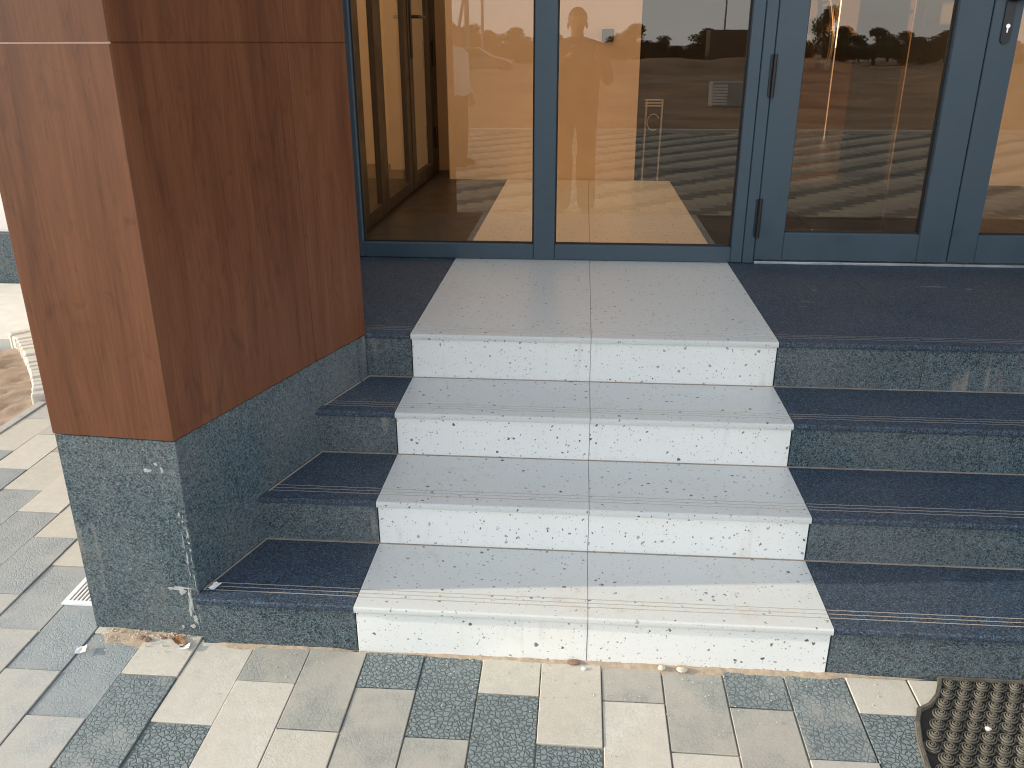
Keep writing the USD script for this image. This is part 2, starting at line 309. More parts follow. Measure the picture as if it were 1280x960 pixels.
obj('ground', sheet(-700, 700, -900, 400, 3, 3, lambda X, Y: X * 0 - .16), M['far_dirt'], kind='structure', smooth=False,
    label='flat dry open ground reaching the horizon')
def dirt_f(X, Y):
    p = np.stack([X, Y, X * 0], -1)
    return -.055 + .05 * meshkit.fbm(p * 5, 4, 3) + .03 * meshkit.fbm(p * 22, 3, 5) - .02
obj('dirt_patch', sheet(-4.6, -1.915, .3, 2.42, 90, 76, dirt_f), M['dirt'], kind='structure', smooth=True, label='patch of bare lumpy dirt left of the column')

# pavement: every paver in view is a part; the rest, seen only in the glass, is joined
pav = thing('pavement', 'pavement of cream, grey and slate rectangular pavers', None, kind='structure')
obj('bedding', box(-1.90, 9.0, -10.7, 1.62, -.14, -.0058), M['bed'], pav, smooth=False)
special = {  # (column, row from the steps): pavers that wear differently
    (0, 0): 'slate_rough', (1, 0): 'slate_rough', (2, 1): 'slate_rough', (3, 1): 'slate_rough', (6, 0): 'slate_worn', (7, 0): 'slate_worn', (8, 1): 'slate_rough',
    (-3, 1): 'slate_rough', (-4, 1): 'slate_worn', (-5, 0): 'slate', (4, 0): 'grey', (5, 0): 'grey', (-1, 0): 'grey', (-2, 0): 'grey'}
def paver_mesh(x0, x1, y0, y1, near):
    g = .0012 + rnd.random() * .0012; z = rnd.uniform(-.0022, .0018)
    if near:
        m = box(x0 + g, x1 - g, y0 + g, y1 - g, -.03, z, .0014)
        m.vertices[:, 2] += (m.vertices[:, 2] > -.02) * ((m.vertices[:, 0] - x0) * rnd.uniform(-.012, .012) + (m.vertices[:, 1] - y0) * rnd.uniform(-.006, .006))
        return m
    return box(x0 + g, x1 - g, y0 + g, y1 - g, -.03, z)
far = {k: [] for k in ('cream', 'grey', 'slate_rough', 'pale_grey')}
for c in range(-12, 57):
    x0 = PX0 + PX * c; x1 = x0 + PX; odd = c % 2
    base = -.139 - (PY / 2 if odd else 0)           # first cross joint in front of the steps
    for r in range(-6, 34):
        y1 = base - PY * (r - 1); y0 = y1 - PY       # r = 0 lies against the steps
        yy1 = min(y1, 1.615) if x1 < -.6 else min(y1, -.006 if x0 > -.44 else .06)
        yy0 = max(y0, -10.7)
        if yy1 - yy0 < .02 or (c < -6 and y0 > 1.6): continue
        if c <= -12 and False: continue
        seen = False
        for px in (x0, x1):
            for py in (yy0, yy1):
                u, v, z = project((px, py, 0))
                if z > .1 and -40 < u < 1320 and -40 < v < 1000: seen = True
        n = round(((x0 + x1) / 2 + (y0 + y1) / 2 - .43) / PY) % 3      # diagonal bands of cream, grey and slate
        m = special.get((c, r)) or (rnd.choice(['cream', 'cream2']), rnd.choice(['grey', 'pale_grey'] if c > -3 else ['pale_grey', 'pale_grey', 'grey']),
                                    rnd.choice(['slate_rough', 'slate_worn'] if c > -3 else ['slate', 'slate2']))[n]
        mesh = paver_mesh(x0, x1, yy0, yy1, seen)
        if seen: obj('paver', mesh, M[m], pav, smooth=False)
        else: far[{'cream2': 'cream', 'slate': 'slate_rough', 'slate_worn': 'slate_rough', 'slate2': 'slate_rough'}.get(m, m)].append(mesh)
for c in (-13,):                                     # narrow border strip next to the dirt
    for r in range(6):
        y0 = .0 + r * .27
        obj('border_slab', box(PX0 + PX * -12 - .045, PX0 + PX * -12 - .001, y0, y0 + .266, -.1, .003, .003), M['pale_grey'], pav, smooth=False)
for k, ms in far.items():
    obj('distant_pavers', cat_(ms), M[k], pav, smooth=False, kind='stuff')
obj('pavement_kerb', box(-14, 14, -10.86, -10.71, -.2, .06, .01), M['concrete'], kind='structure', label='low concrete kerb at the far edge of the pavement')
obj('side_path', box(-7, -1.93, 2.47, 3.60, -.2, .012, .01), M['concrete'], kind='structure', label='pale concrete path left of the column by the white wall')

kb = thing('paver_kerb', 'curved kerb of small upright cream blocks edging the dirt patch', 'kerb')
kp = np.array([(-2.62, 2.50), (-2.50, 2.40), (-2.30, 2.16), (-2.12, 1.92), (-1.98, 1.72), (-1.915, 1.60)])
tt = np.concatenate([[0], np.cumsum(np.linalg.norm(np.diff(kp, axis=0), axis=1))])
for i in range(18):
    s = (i + .5) / 18 * tt[-1]; x, y = np.interp(s, tt, kp[:, 0]), np.interp(s, tt, kp[:, 1])
    s2 = s + .01; ang = math.atan2(np.interp(s2, tt, kp[:, 1]) - y, np.interp(s2, tt, kp[:, 0]) - x)
    m = box(-.029, .029, -.085, .085, -.12, .035 + rnd.uniform(-.004, .004), .008)
    m.apply_transform(trimesh.transformations.rotation_matrix(ang + rnd.uniform(-.06, .06), [0, 0, 1])); m.apply_translation([x + .05, y + .05, 0])
    obj('kerb_block', m, M['kerb'], kb)

# ------------------------------------------------------------------ steps
stairs = thing('staircase', 'four-step entrance stair with white terrazzo centre and dark terrazzo sides', 'staircase')
def tread_profile(y0, y1, z, t, ov, grooves):
    f = y0 - ov; r = .007
    pts = [(y1, z - t), (f + r, z - t)]
    for a in range(0, 4): pts.append((f + r - r * math.sin(a / 3 * math.pi / 2), z - t + r - r * math.cos(a / 3 * math.pi / 2)))
    for a in range(0, 4): pts.append((f + r - r * math.cos(a / 3 * math.pi / 2), z - r + r * math.sin(a / 3 * math.pi / 2)))
    for g in grooves:
        pts += [(y0 + g - .0021, z), (y0 + g - .0016, z - .0022), (y0 + g + .0016, z - .0022), (y0 + g + .0021, z)]
    pts.append((y1, z))
    out = [pts[0]]
    for p in pts[1:]:
        if abs(p[0] - out[-1][0]) + abs(p[1] - out[-1][1]) > 1e-6: out.append(p)
    return out
GR = (.036, .053, .070)
def step_piece(k, x0, x1, mt, mr, ov, dy):
    y0 = (k - 1) * D + dy; y1 = k * D + .03 if k < 4 else YG + .02; z = ZS[k]; t = .021
    tr = obj('tread' if k < 4 else 'landing_slab', prism_x(tread_profile(y0, y1, z, t, ov, GR), x0, x1), mt, stairs, smooth=25)
    for g in GR:
        obj('grip_line', box(x0 + .001, x1 - .001, y0 + g - .0017, y0 + g + .0017, z - .0026, z - .0007), M['strip'], tr, smooth=False)
    obj('riser', box(x0 + .0022 * (1 if x0 < .001 and x0 > -.1 else 0), x1 - .0022 * (1 if x1 > W and x1 < W + .01 else 0), y0, y0 + .022, ZS[k - 1] - .03, z - t - .0008, .0008), mr, stairs, smooth=False)
for k in (1, 2, 3, 4):
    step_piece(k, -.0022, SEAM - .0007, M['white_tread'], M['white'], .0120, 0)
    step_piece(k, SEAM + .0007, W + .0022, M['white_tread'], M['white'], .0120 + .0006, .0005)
    xl = {1: -.4355, 2: -.40, 3: -.31, 4: -.55}[k]
    step_piece(k, xl, -.0042, M['dark_tread'], M['dark_riser'], .0105, .002)
    split = {1: 2.6, 2: 2.05, 3: 1.815, 4: 1.722}[k]
    step_piece(k, W + .0042, split - .0006, M['dark_tread'], M['dark_riser'], .0105, .0016)
    step_piece(k, split + .0006, 3.6, M['dark_tread'], M['dark_riser'], .0105, .0012)
    # dusty joint in the inner corner of each step
    if k > 1:
        obj('corner_joint', box(-.40 + .09 * (k - 2), 3.6, (k - 1) * D - .0045, (k - 1) * D + .004, ZS[k - 1] - .01, ZS[k - 1] + .0016), M['grout'], stairs, smooth=False)
    obj('core', box(-.45 if k == 1 else -.35, 3.6, (k - 1) * D + .03, YG + .6, ZS[k - 1] - .1, ZS[k] - .03), M['grout'], stairs, smooth=False)
    if k > 1:   # inner corner joint against the column plinth
        a = np.array([CF1[0], CF1[1]]); b_ = np.array(CB); f0, f1 = ((k - 2) * D + .03 - a[1]) / (b_[1] - a[1]), ((k - 1) * D - a[1]) / (b_[1] - a[1])
        p0, p1 = a + (b_ - a) * max(f0, .02), a + (b_ - a) * f1
        nrm = np.array([(b_ - a)[1], -(b_ - a)[0]]); nrm /= np.linalg.norm(nrm)
        obj('corner_joint', prism_z([tuple(p0), tuple(p0 + nrm * .004), tuple(p1 + nrm * .004), tuple(p1)][::-1], ZS[k - 1] - .01, ZS[k - 1] + .0022), M['grout'], stairs, smooth=False)

M['scuff'] = plain('pale_scuff', (.13, .145, .16), .8, var=.3, scale=90)
def smear(x, y, z, rx, ry, seed, n=22):
    r_ = random.Random(seed); V = [(x, y, z)] + [(x + rx * math.cos(t) * (1 + r_.uniform(-.6, .3)), y + ry * math.sin(t) * (1 + r_.uniform(-.7, .4)), z) for t in np.arange(n) * 2 * math.pi / n]
    return trimesh.Trimesh(V, [(0, 1 + i, 1 + (i + 1) % n) for i in range(n)], process=False)
for i, (x, y, a, b_) in enumerate(((2.02, 1.66, .055, .012), (2.14, 1.63, .02, .012), (1.52, 1.58, .014, .01), (1.62, 1.80, .015, .004), (1.45, 1.40, .03, .008), (1.42, 1.33, .02, .006), (1.80, 1.50, .012, .004))):
    obj('scuff_mark', smear(x, y, ZS[4] + .0006, a, b_, 40 + i), M['scuff'], stairs, smooth=False)
# ------------------------------------------------------------------ column
col = thing('wood_clad_column', 'tall brown wood-panelled column on a dark terrazzo plinth', 'column', (0, 0, 0))
def quad_prism(a, b, depth, z0, z1, bev=.0):
    """slab whose face runs from a to b in plan, going back (to the left of a->b) by depth"""
    a, b = np.array(a, float), np.array(b, float); d = (b - a) / np.linalg.norm(b - a); n = np.array([-d[1], d[0]])
    P = []
    for t, st in ((a, 1), (b, -1)):
        for z, sz in ((z0, 1), (z1, -1)):
            P += [(*(t + st * d * bev), z + sz * 0), (*(t + n * bev), z + sz * 0)] if bev else [(*t, z)]
            P += [(*(t + n * depth), z)]
    return trimesh.convex.convex_hull(np.array(P))
def lerp(a, b, t): return (a[0] + (b[0] - a[0]) * t, a[1] + (b[1] - a[1]) * t)
# plinth sits 2 mm behind the wood face
def inset(p, q, e):
    d = np.array(q) - np.array(p); d /= np.linalg.norm(d); n = np.array([-d[1], d[0]]); return tuple(np.array(p) + n * e), tuple(np.array(q) + n * e)
ZP = .606
fa, fb = inset(CF0, CF1, .004); sa, sb = inset(CF1, CB, .004); fb2 = lerp(fa, fb, .998)
obj('plinth_panel', quad_prism(fa, fb2, .05, -.05, ZP - .004, .0015), M['dark_riser'], col, smooth=False, label='sunlit dark terrazzo panel on the front of the plinth')
st = .70
obj('plinth_panel', quad_prism(lerp(sa, sb, .012), lerp(sa, sb, st - .0008), .05, -.05, ZP - .004, .001), M['dark_riser'], col, smooth=False)
obj('plinth_panel', quad_prism(lerp(sa, sb, st + .0008), sb, .05, -.05, ZP - .004, .001), M['dark_riser'], col, smooth=False)
bb = inset(CB, (-.74, 1.03), .004)
obj('plinth_panel', quad_prism(*bb, .05, -.05, ZP - .004, .001), M['dark_riser'], col, smooth=False)
rows = [(ZP, 1.5385), (1.5425, 2.50), (2.504, 3.50)]
for z0, z1 in rows:
    obj('wood_panel', quad_prism(CF0, lerp(CF0, CF1, .999), .03, z0, z1, .0015), M['wood'], col, smooth=False)
    obj('wood_panel', quad_prism(lerp(CF1, CB, .004), lerp(CF1, CB, .676), .03, z0, z1, .0012), M['wood'], col, smooth=False)
    obj('wood_panel', quad_prism(lerp(CF1, CB, .6785), CB, .03, z0, z1, .0012), M['wood'], col, smooth=False)
    obj('wood_panel', quad_prism(lerp(CB, (-.74, 1.03), .006), (-.74, 1.03), .03, z0, z1, .0012), M['wood'], col, smooth=False)
    obj('wood_panel', quad_prism((-.79, 1.03), (CF0[0] - .004, CF0[1] + .004), .03, z0, z1, .0012), M['wood'], col, smooth=False)
for z0, z1 in ((1.5386, 1.5424), (2.5001, 2.5039)):
    obj('joint_strip', quad_prism(lerp(*inset(CF0, CF1, .0022), .001), lerp(*inset(CF0, CF1, .0022), .998), .02, z0, z1), M['joint'], col, smooth=False)
    obj('joint_strip', quad_prism(lerp(*inset(CF1, CB, .0025), .004), inset(CF1, CB, .0025)[1], .02, z0, z1), M['wood'], col, smooth=False)
ins = sg.Polygon([CF0, CF1, CB, (-.79, 1.03)]).buffer(-.028, join_style=2)
obj('column_core', prism_z(ins, -.05, 3.51), M['soffit'], col, smooth=False)
# lime drips down the front corner of the plinth and chips near its top
def blob_on(a, b, s, z, rs, rz, seed, depth=.0016, n=18):
    a_, b_ = np.array(a), np.array(b); d = (b_ - a_) / np.linalg.norm(b_ - a_); nn = np.array([d[1], -d[0]]); r_ = random.Random(seed)
    ring = [(s + rs * math.cos(t) * (1 + r_.uniform(-.45, .35)), z + rz * math.sin(t) * (1 + r_.uniform(-.45, .35))) for t in np.arange(n) * 2 * math.pi / n]
    V = [(*(a_ + d * s + nn * depth), z)] + [(*(a_ + d * q[0] + nn * .0003), q[1]) for q in ring] + [(*(a_ + d * (s + (q[0] - s) * .7) + nn * depth), z + (q[1] - z) * .7) for q in ring]
    Fc = []
    for i in range(n):
        j = (i + 1) % n; Fc += [(0, 1 + n + i, 1 + n + j), (1 + i, 1 + j, 1 + n + j), (1 + i, 1 + n + j, 1 + n + i)]
    m = trimesh.Trimesh(V, Fc, process=False); m.fix_normals(); return m
L = math.dist(fa, fb); r2 = random.Random(5); parts = []
for i in range(34):
    z = .03 + r2.random() * .36; parts.append(blob_on(fa, fb, L - .006 - r2.random() ** 2 * .022, z, (.0008 + r2.random() ** 2 * .0028), .003 + r2.random() ** 2 * .02, 100 + i))
for s, z, a_, b_ in [(.262, .155, .020, .004), (.285, .150, .012, .012), (.305, .125, .006, .035), (.30, .09, .004, .03), (.312, .06, .007, .018), (.30, .035, .009, .006), (.245, .515, .012, .005), (.27, .535, .006, .004), (.285, .52, .004, .010), (.27, .03, .004, .006), (.29, .16, .03, .003)]:
    parts.append(blob_on(fa, fb, s, z, a_, b_, int(s * 1e4 + z * 1e3)))
obj('lime_splash', cat_(parts), M['splash'], col, smooth=False)

# ------------------------------------------------------------------ building shell
wing = obj('wing_wall', box(-.86, -.575, 1.04, YG + .12, -.1, 3.5, .004), M['wood'], label='brown panelled wall end between the column and the glazed front', cat='wall')
rw = thing('added_right_column', 'added unseen wood-panelled column right of the entrance that blocks skylight', 'column')  # added out of view to cut the sky light on the wood side
obj('wood_panel', box(3.62, 4.0, .03, 1.0, .62, 3.5, .004), M['wood'], rw); obj('plinth_panel', box(3.625, 3.995, .034, .996, -.1, .616, .002), M['dark_riser'], rw)
obj('added_shade_wall', box(4.35, 4.8, -1.6, 1.0, -.1, 4.2, .004), M['wood'], label='added unseen brown panelled wall at the far right that shades the wood column', cat='wall')  # unseen wall added only to darken the side face of the wood column
obj('wing_wall', box(3.19, 4.6, 1.01, YG + .12, -.1, 3.5, .004), M['wood'], label='brown panelled wall end right of the entrance doors beyond the frame', cat='wall')
lw = thing('white_wall', 'white rendered building wall with slate plinth far left of the column', 'wall')
obj('wall_face', box(-9, -2.2, 3.66, 3.9, .3545, 3.6, .004), M['white_wall'], lw); obj('plinth', box(-9, -2.2, 3.615, 3.9, -.1, .352, .004), M['dark_riser'], lw)


# ------------------------------------------------------------------ glazed front
fr = thing('glazed_front', 'slate blue framed shopfront glazing with two large bronze panes', 'shopfront', (0, 0, 0))
yf, yb, ZF, TOP = YG, YG + .075, ZS[4] + .003, 3.0
def member(name, x0, x1, z0, z1, parent, dy=0.0, m='frame'):
    return obj(name, box(x0, x1, yf + dy, yb, z0, z1, .0025), M[m], parent)
member('post', -.56, -.435, ZF, TOP, fr); member('mullion', .358, .454, ZF, TOP, fr)
member('post', 1.251, 1.302, ZF, TOP, fr); member('post', 1.3035, 1.352, ZF, TOP, fr, -.005)
member('bottom_rail', -.434, .3570, ZF, .680, fr); member('bottom_rail', .455, 1.2500, ZF, .680, fr)
member('top_rail', -.434, .357, 2.93, TOP, fr); member('top_rail', .455, 1.25, 2.93, TOP, fr); member('top_rail', 1.353, 3.05, 2.76, TOP, fr)
member('post', 3.055, 3.18, ZF, TOP, fr); obj('header', box(-.56, 3.18, yf + .01, yb + .05, TOP + .002, 3.06), M['frame'], fr)
def pane(x0, x1, z0, z1, parent, y=YG + .034, m='glass'):
    g = obj('pane', (np.array([(x0, y, z0), (x1, y, z0), (x1, y, z1), (x0, y, z1)]), np.array([(0, 1, 2, 3)])), M[m], parent, smooth=False)
    w = .007
    obj('gasket', cat_([box(x0, x0 + w, y - .006, y + .006, z0, z1), box(x1 - w, x1, y - .006, y + .006, z0, z1), box(x0 + w, x1 - w, y - .0058, y + .0058, z0, z0 + w), box(x0 + w, x1 - w, y - .0058, y + .0058, z1 - w, z1)]), M['black'], parent, smooth=False)
pane(-.4349, .3579, .6802, 2.93, fr); pane(.4541, 1.2509, .6802, 2.93, fr)
obj('threshold', box(1.354, 3.05, YG - .012, YG + .07, ZS[4] + .0005, ZS[4] + .012, .002), M['alu'], fr)

def door(x0, x1, gx0, gx1, label, hinge_x, handle_x):
    o = thing('glazed_door', label, 'door', (0, 0, 0), group='glazed entrance door leaves')
    z0 = ZS[4] + .018; z1 = 2.755
    for name, a in (('stile', (x0, gx0 - .0004, z0, z1)), ('stile', (gx1 + .0004, x1, z0, z1)), ('bottom_rail', (gx0, gx1, z0, .7496)), ('top_rail', (gx0, gx1, 2.65, z1))):
        obj(name, box(a[0], a[1], YG - .004, YG + .066, a[2], a[3], .003), M['frame'], o)
    pane(gx0, gx1, .7502, 2.65, o, YG + .03)
    if hinge_x is not None:
        for a, b_ in ((1.322, 1.496), (.730, .902), (2.2, 2.37)):
            h = obj('hinge', tube([(hinge_x, YG - .016, a), (hinge_x, YG - .016, b_)], .0085, 14), M['black_metal'], o)
            obj('hinge_leaf', box(hinge_x - .017, hinge_x - .004, YG - .0105, YG - .0052, a + .004, b_ - .004, .001), M['black_metal'], h)
            obj('hinge_knuckle', tube([(hinge_x, YG - .016, (a + b_) / 2 - .03), (hinge_x, YG - .016, (a + b_) / 2 + .03)], .0095, 14), M['black_metal'], h)
    if handle_x is not None:
        pl = sg.LineString([(handle_x, 1.55), (handle_x, 1.735)]).buffer(.0185, 12)
        hm = prism_z(pl, 0, .009); hm.vertices = np.stack([hm.vertices[:, 0], YG - .004 - hm.vertices[:, 2], hm.vertices[:, 1]], 1); hm.fix_normals()
        h = obj('handle', hm, M['black_metal'], o)
        obj('lever', tube([(handle_x, YG - .010, 1.70), (handle_x, YG - .055, 1.70), (handle_x + .012, YG - .062, 1.70), (handle_x + .125, YG - .062, 1.698)], [.011, .011, .0105, .0095], 12), M['black_metal'], h)
        k = cat_([tube([(handle_x, YG - .008, 1.598), (handle_x, YG - .0165, 1.598)], .0085, 16), box(handle_x - .005, handle_x + .005, YG - .0162, YG - .008, 1.572, 1.595, .002)])
        obj('lock_cylinder', k, M['steel'], h)
    return o
door(1.3545, 2.1935, 1.477, 2.062, 'slate blue glazed door leaf hung on black hinges beside the window', 1.357, None)
door(2.1975, 3.05, 2.312, 2.935, 'slate blue glazed door leaf with black lever handle and steel lock', None, 2.2585)

# ------------------------------------------------------------------ inside, seen through the bronze glass
fl = thing('interior_floor', 'dark tiled floor with pale terrazzo path inside the entrance', None, kind='structure')
obj('floor_slab', box(-1.75, 6, YG + .13, 9, .4, ZS[4] - .006), M['floor_in'], fl, smooth=False)
for i in range(-1, 1):
    for j in range(4):
        a, b_ = (.03, .6185) if i < 0 else (.6205, 1.205); y0 = YG + .10 + j * .6
        obj('path_tile', box(a, b_, y0 + .001, min(y0 + .599, 4.528), ZS[4] - .02, ZS[4] + .002, .001), M['white_in'], fl, smooth=False)
for j in range(4):
    for x0 in (-.53, 1.207, 1.81, 2.41, 3.01):
        y0 = YG + .10 + j * .6; x1 = .0285 if x0 < 0 else x0 + .598
        obj('floor_tile', box(x0, x1, y0 + .001, y0 + .599, ZS[4] - .02, ZS[4] + .001, .001), M['floor_in'], fl, smooth=False)
obj('interior_wall', box(-.40, .952, 4.53, 5.2, .5, 2.25, .006), M['plaster'], label='beige plaster wall facing the window inside the lobby', cat='wall')
obj('interior_pier', box(-.95, -.401, 5.05, 5.2, .5, 2.25, .006), M['plaster'], label='beige plaster pier at the far end of the inner glazed partition', cat='wall')
obj('interior_right_wall', box(3.13, 6.0, 4.45, 4.65, .5, 3.4, .006), M['plaster'], label='beige plaster wall seen through the right-hand door leaf', cat='wall')
obj('interior_dark_wall', box(.96, 3.12, 7.8, 8.0, .5, 3.4), M['dark_in'], label='dark wall at the back of the unlit hall behind the doors', cat='wall')
obj('interior_side_wall', box(.93, .951, 5.21, 7.79, .5, 3.4), M['dark_in'], label='dark side wall of the unlit hall left side', cat='wall')
obj('interior_hall_wall', box(3.13, 3.25, 4.66, 7.79, .5, 3.4), M['dark_in'], label='dark side wall of the unlit hall right side', cat='wall')
obj('left_room_wall', box(-1.9, -1.75, 2.25, 5.8, .5, 2.9), M['plaster'], label='beige wall of the side room behind the inner partition', cat='wall')
obj('side_room_end_wall', box(-1.74, -.96, 5.4, 5.55, .5, 3.0), M['plaster'], label='beige end wall of the side room behind the inner partition', cat='wall')
obj('hall_ceiling', box(1.75, 6.0, YG + .16, 8.0, 3.41, 3.58), M['dark_in'], label='dark ceiling over the hall behind the doors', cat='ceiling')
bx = thing('wall_box', 'small dark square control box on the beige lobby wall', 'control box')
obj('box_body', box(.685, .765, 4.50, 4.53, 1.55, 1.63, .004), M['black'], bx); obj('box_cover', box(.692, .758, 4.494, 4.4995, 1.557, 1.623, .002), M['black_metal'], bx)

pt = thing('inner_partition', 'dark framed glass partition with a door on the left inside the lobby', 'partition')
px0, px1 = -.588, -.556
def pm(name, y0, y1, z0, z1, dx=0.0): return obj(name, box(px0 - dx, px1 + dx, y0, y1, z0, z1, .003), M['frame_in'], pt)
pm('stile', YG + .14, 2.68, .613, 2.9); pm('stile', 3.00, 3.19, .613, 2.9); pm('stile', 3.83, 3.94, .613, 2.9); pm('stile', 3.945, 4.07, .613, 2.9, .006); pm('stile', 4.74, 4.84, .613, 2.9, .006); pm('stile', 4.845, 5.048, .613, 2.9)
pm('rail', 2.681, 2.999, .613, .69); pm('rail', 3.191, 3.829, .613, .69); pm('rail', 4.071, 4.739, .613, .70, .006)
pm('rail', 2.681, 2.999, 2.8, 2.9); pm('rail', 3.191, 3.829, 2.8, 2.9); pm('rail', 4.071, 4.739, 2.8, 2.9, .006)
for a, b_ in ((2.681, 2.999), (3.191, 3.829), (4.071, 4.739)):
    x = -.573; obj('pane', (np.array([(x, a, .69), (x, b_, .69), (x, b_, 2.8), (x, a, 2.8)]), np.array([(0, 1, 2, 3)])), M['glass_in'], pt, smooth=False)
for a, b_ in ((1.38, 1.56), (.80, .96)):
    obj('hinge', tube([(px1 + .018, 4.842, a), (px1 + .018, 4.842, b_)], .014, 12), M['black_metal'], pt)
hh = obj('handle', box(px1 + .006, px1 + .016, 4.0, 4.04, 1.45, 1.85, .004), M['black_metal'], pt)
obj('lever', tube([(px1 + .012, 4.02, 1.70), (px1 + .06, 4.02, 1.70), (px1 + .066, 4.04, 1.70), (px1 + .066, 4.20, 1.70)], .011, 10), M['black_metal'], hh)

sp = thing('steel_post', 'bright steel post with a ring beside the beige lobby wall', 'post', (1.065, 4.52, 0))
for dx in (-.058, .052):
    obj('upright', tube([(dx, 0, ZS[4]), (dx + .006, 0, 1.17)], .0065, 12), M['dull_steel'], sp)
for z in (1.168, 1.148, 1.128):
    obj('crossbar', tube([(-.064, 0, z), (.064, 0, z)], .0042, 8), M['dull_steel'], sp)
rg = tube([(.042 * math.cos(t), -.012, 1.02 + .055 * math.sin(t)) for t in np.linspace(.5, 5.2, 20)], .004, 8)
obj('ring', rg, M['dull_steel'], sp)
dh = thing('pull_handle', 'curved bright steel pull handle hanging behind the left door leaf glass', 'handle', (0, 0, 0))
obj('bar', tube([(1.70 + .03 * math.cos(t * 2.2 - .6), 2.62 - .03 * math.sin(t * 3), 1.42 + .32 * t) for t in np.linspace(0, 1, 14)], .011, 12), M['steel'], dh)
obj('mount', tube([(1.725, 2.62, 1.45), (1.725, 2.70, 1.45)], .009, 10), M['steel'], dh); obj('mount', tube([(1.70, 2.62, 1.72), (1.70, 2.70, 1.72)], .009, 10), M['steel'], dh)
gl = thing('inner_glass_leaf', 'frameless clear glass leaf behind the left door carrying a pull handle', 'glass panel')
obj('pane', box(1.50, 2.12, 2.70, 2.708, .63, 2.7), M['glass_in'], gl, smooth=False)
obj('edge_strip', box(1.494, 1.4995, 2.699, 2.709, .63, 2.7), M['dull_steel'], gl); obj('edge_strip', box(2.1205, 2.127, 2.699, 2.709, .63, 2.7), M['dull_steel'], gl)

# ------------------------------------------------------------------ mat
mt = thing('rubber_mat', 'dusty black rubber doormat with raised domes and notched corners', 'doormat')
left = [(1.523, .000), (1.512, -.030), (1.492, -.068), (1.464, -.100), (1.428, -.122), (1.4275, -.128), (1.410, -.166), (1.392, -.235), (1.383, -.31), (1.392, -.40), (1.43, -.48), (1.50, -.54), (1.60, -.575)]
cx = 1.95
outl = left + [(2 * cx - x, y) for x, y in left[::-1]]
outl = sg.Polygon(outl)
obj('base_sheet', prism_z(outl.buffer(-.004), .0025, .0045), M['rubber_dark'], mt, smooth=False)
rim = outl.difference(outl.buffer(-.011))
rm = []
for lo, hi, ins_ in ((.002, .012, 0), (.012, .0145, .0025)):
    g = outl.buffer(-ins_).difference(outl.buffer(-.011 + ins_)); g = g if g.geom_type == 'Polygon' else max(g.geoms, key=lambda q: q.area)
    rm.append(prism_z(g, lo, hi))
obj('rim', cat_(rm), M['rubber'], mt, smooth=20)
prof = [(.0190, 0.0)]
for r, z in ((.0190, .0052), (.0138, .0098), (.0086, .0126)):          # three raised rings with deep grooves between
    prof += [(r, z - .0012), (r - .0008, z), (r - .0024, z), (r - .0030, z - .0052), (r - .0050, z - .0052)]
prof += [(.0036, .0118), (.0020, .0132), (.0001, .0134)]
dome = lathe([(r, z) for r, z in prof][::-1], 22); dome.fix_normals()
if dome.volume < 0: dome.invert()
P = .0405; domes, webs = [], []
inner = outl.buffer(-.017)
for j in range(0, 16):
    y = -.026 - j * .0365
    for i in range(-2, 34):
        x = 1.38 + i * P + (P / 2 if j % 2 else 0)
        if inner.contains(sg.Point(x, y)):
            d_ = dome.copy(); d_.apply_translation([x, y, .0052]); domes.append(d_)
            webs.append(box(x + .016, x + P - .016, y - .004, y + .004, .004, .010, .001))
obj('raised_domes', cat_(domes), M['rubber'], mt, smooth=25); obj('ribs', cat_(webs), M['rubber'], mt, smooth=False, kind='stuff')

# ------------------------------------------------------------------ small things lying about
def rock(r, seed, squash=(1, .8, .6), sub=2):
    m = trimesh.creation.icosphere(sub, 1.0); n = meshkit.fbm(m.vertices * 1.3 + seed * 3.1, 3, seed)
    m.vertices *= (r * (.6 + .8 * n))[:, None] * np.array(squash); return m
def lay(name, m, material, x, y, z, label, cat, smooth=False):
    m = m.copy(); m.apply_translation([0, 0, -m.bounds[0][2] * .9]); o = thing(name, label, cat, (x, y, z)); obj('body', m, material, o, smooth=smooth); return o
lay('pebble', rock(.010, 1), M['stone'], .815, -.014, 0, 'pale pebble on the pavers against the white bottom riser', 'pebble')
lay('pebble', rock(.012, 2, (1.2, .8, .5)), M['stone'], .868, -.017, 0, 'larger flat pale pebble beside another at the white riser foot', 'pebble')
lay('pebble', rock(.012, 3, (1.5, .8, .4)), M['brown_stone'], .583, -.008, 0, 'brown flat pebble on the joint under the white riser', 'pebble')
lay('pebble', rock(.007, 4), M['paper'], 1.568, -.189, .016, 'small white stone lying on the rubber doormat', 'pebble')
lay('pebble', rock(.006, 9), M['paper'], .61, .02 - .05, .0, 'tiny pale stone under the centre joint of the steps', 'pebble')
def scrap(w, h, seed):
    r_ = random.Random(seed); n = 5; V = []
    for j in range(n):
        for i in range(n):
            V.append((w * (i / (n - 1) - .5) + r_.uniform(-.1, .1) * w / 2, h * (j / (n - 1) - .5) + r_.uniform(-.1, .1) * h / 2, .004 + abs(i - 2) * .25 * w * .25 + r_.random() * .003))
    Fc = [(j * n + i, j * n + i + 1, (j + 1) * n + i + 1, (j + 1) * n + i) for j in range(n - 1) for i in range(n - 1)]
    a = np.array(V); v2 = np.vstack([a, a - [0, 0, .0007]]); k = len(a)
    return (v2, np.array(Fc + [tuple(k + q for q in f[::-1]) for f in Fc]))
def lay_scrap(name, w, h, seed, m, x, y, z, rz, label, cat):
    o = thing(name, label, cat, (x, y, z), rz); obj('sheet', scrap(w, h, seed), M[m], o, smooth=False); return o
lay_scrap('paper_scrap', .026, .03, 3, 'paper', -.752, -.062, .0015, 20, 'crumpled white scrap on the joint left of the plinth', 'paper scrap')
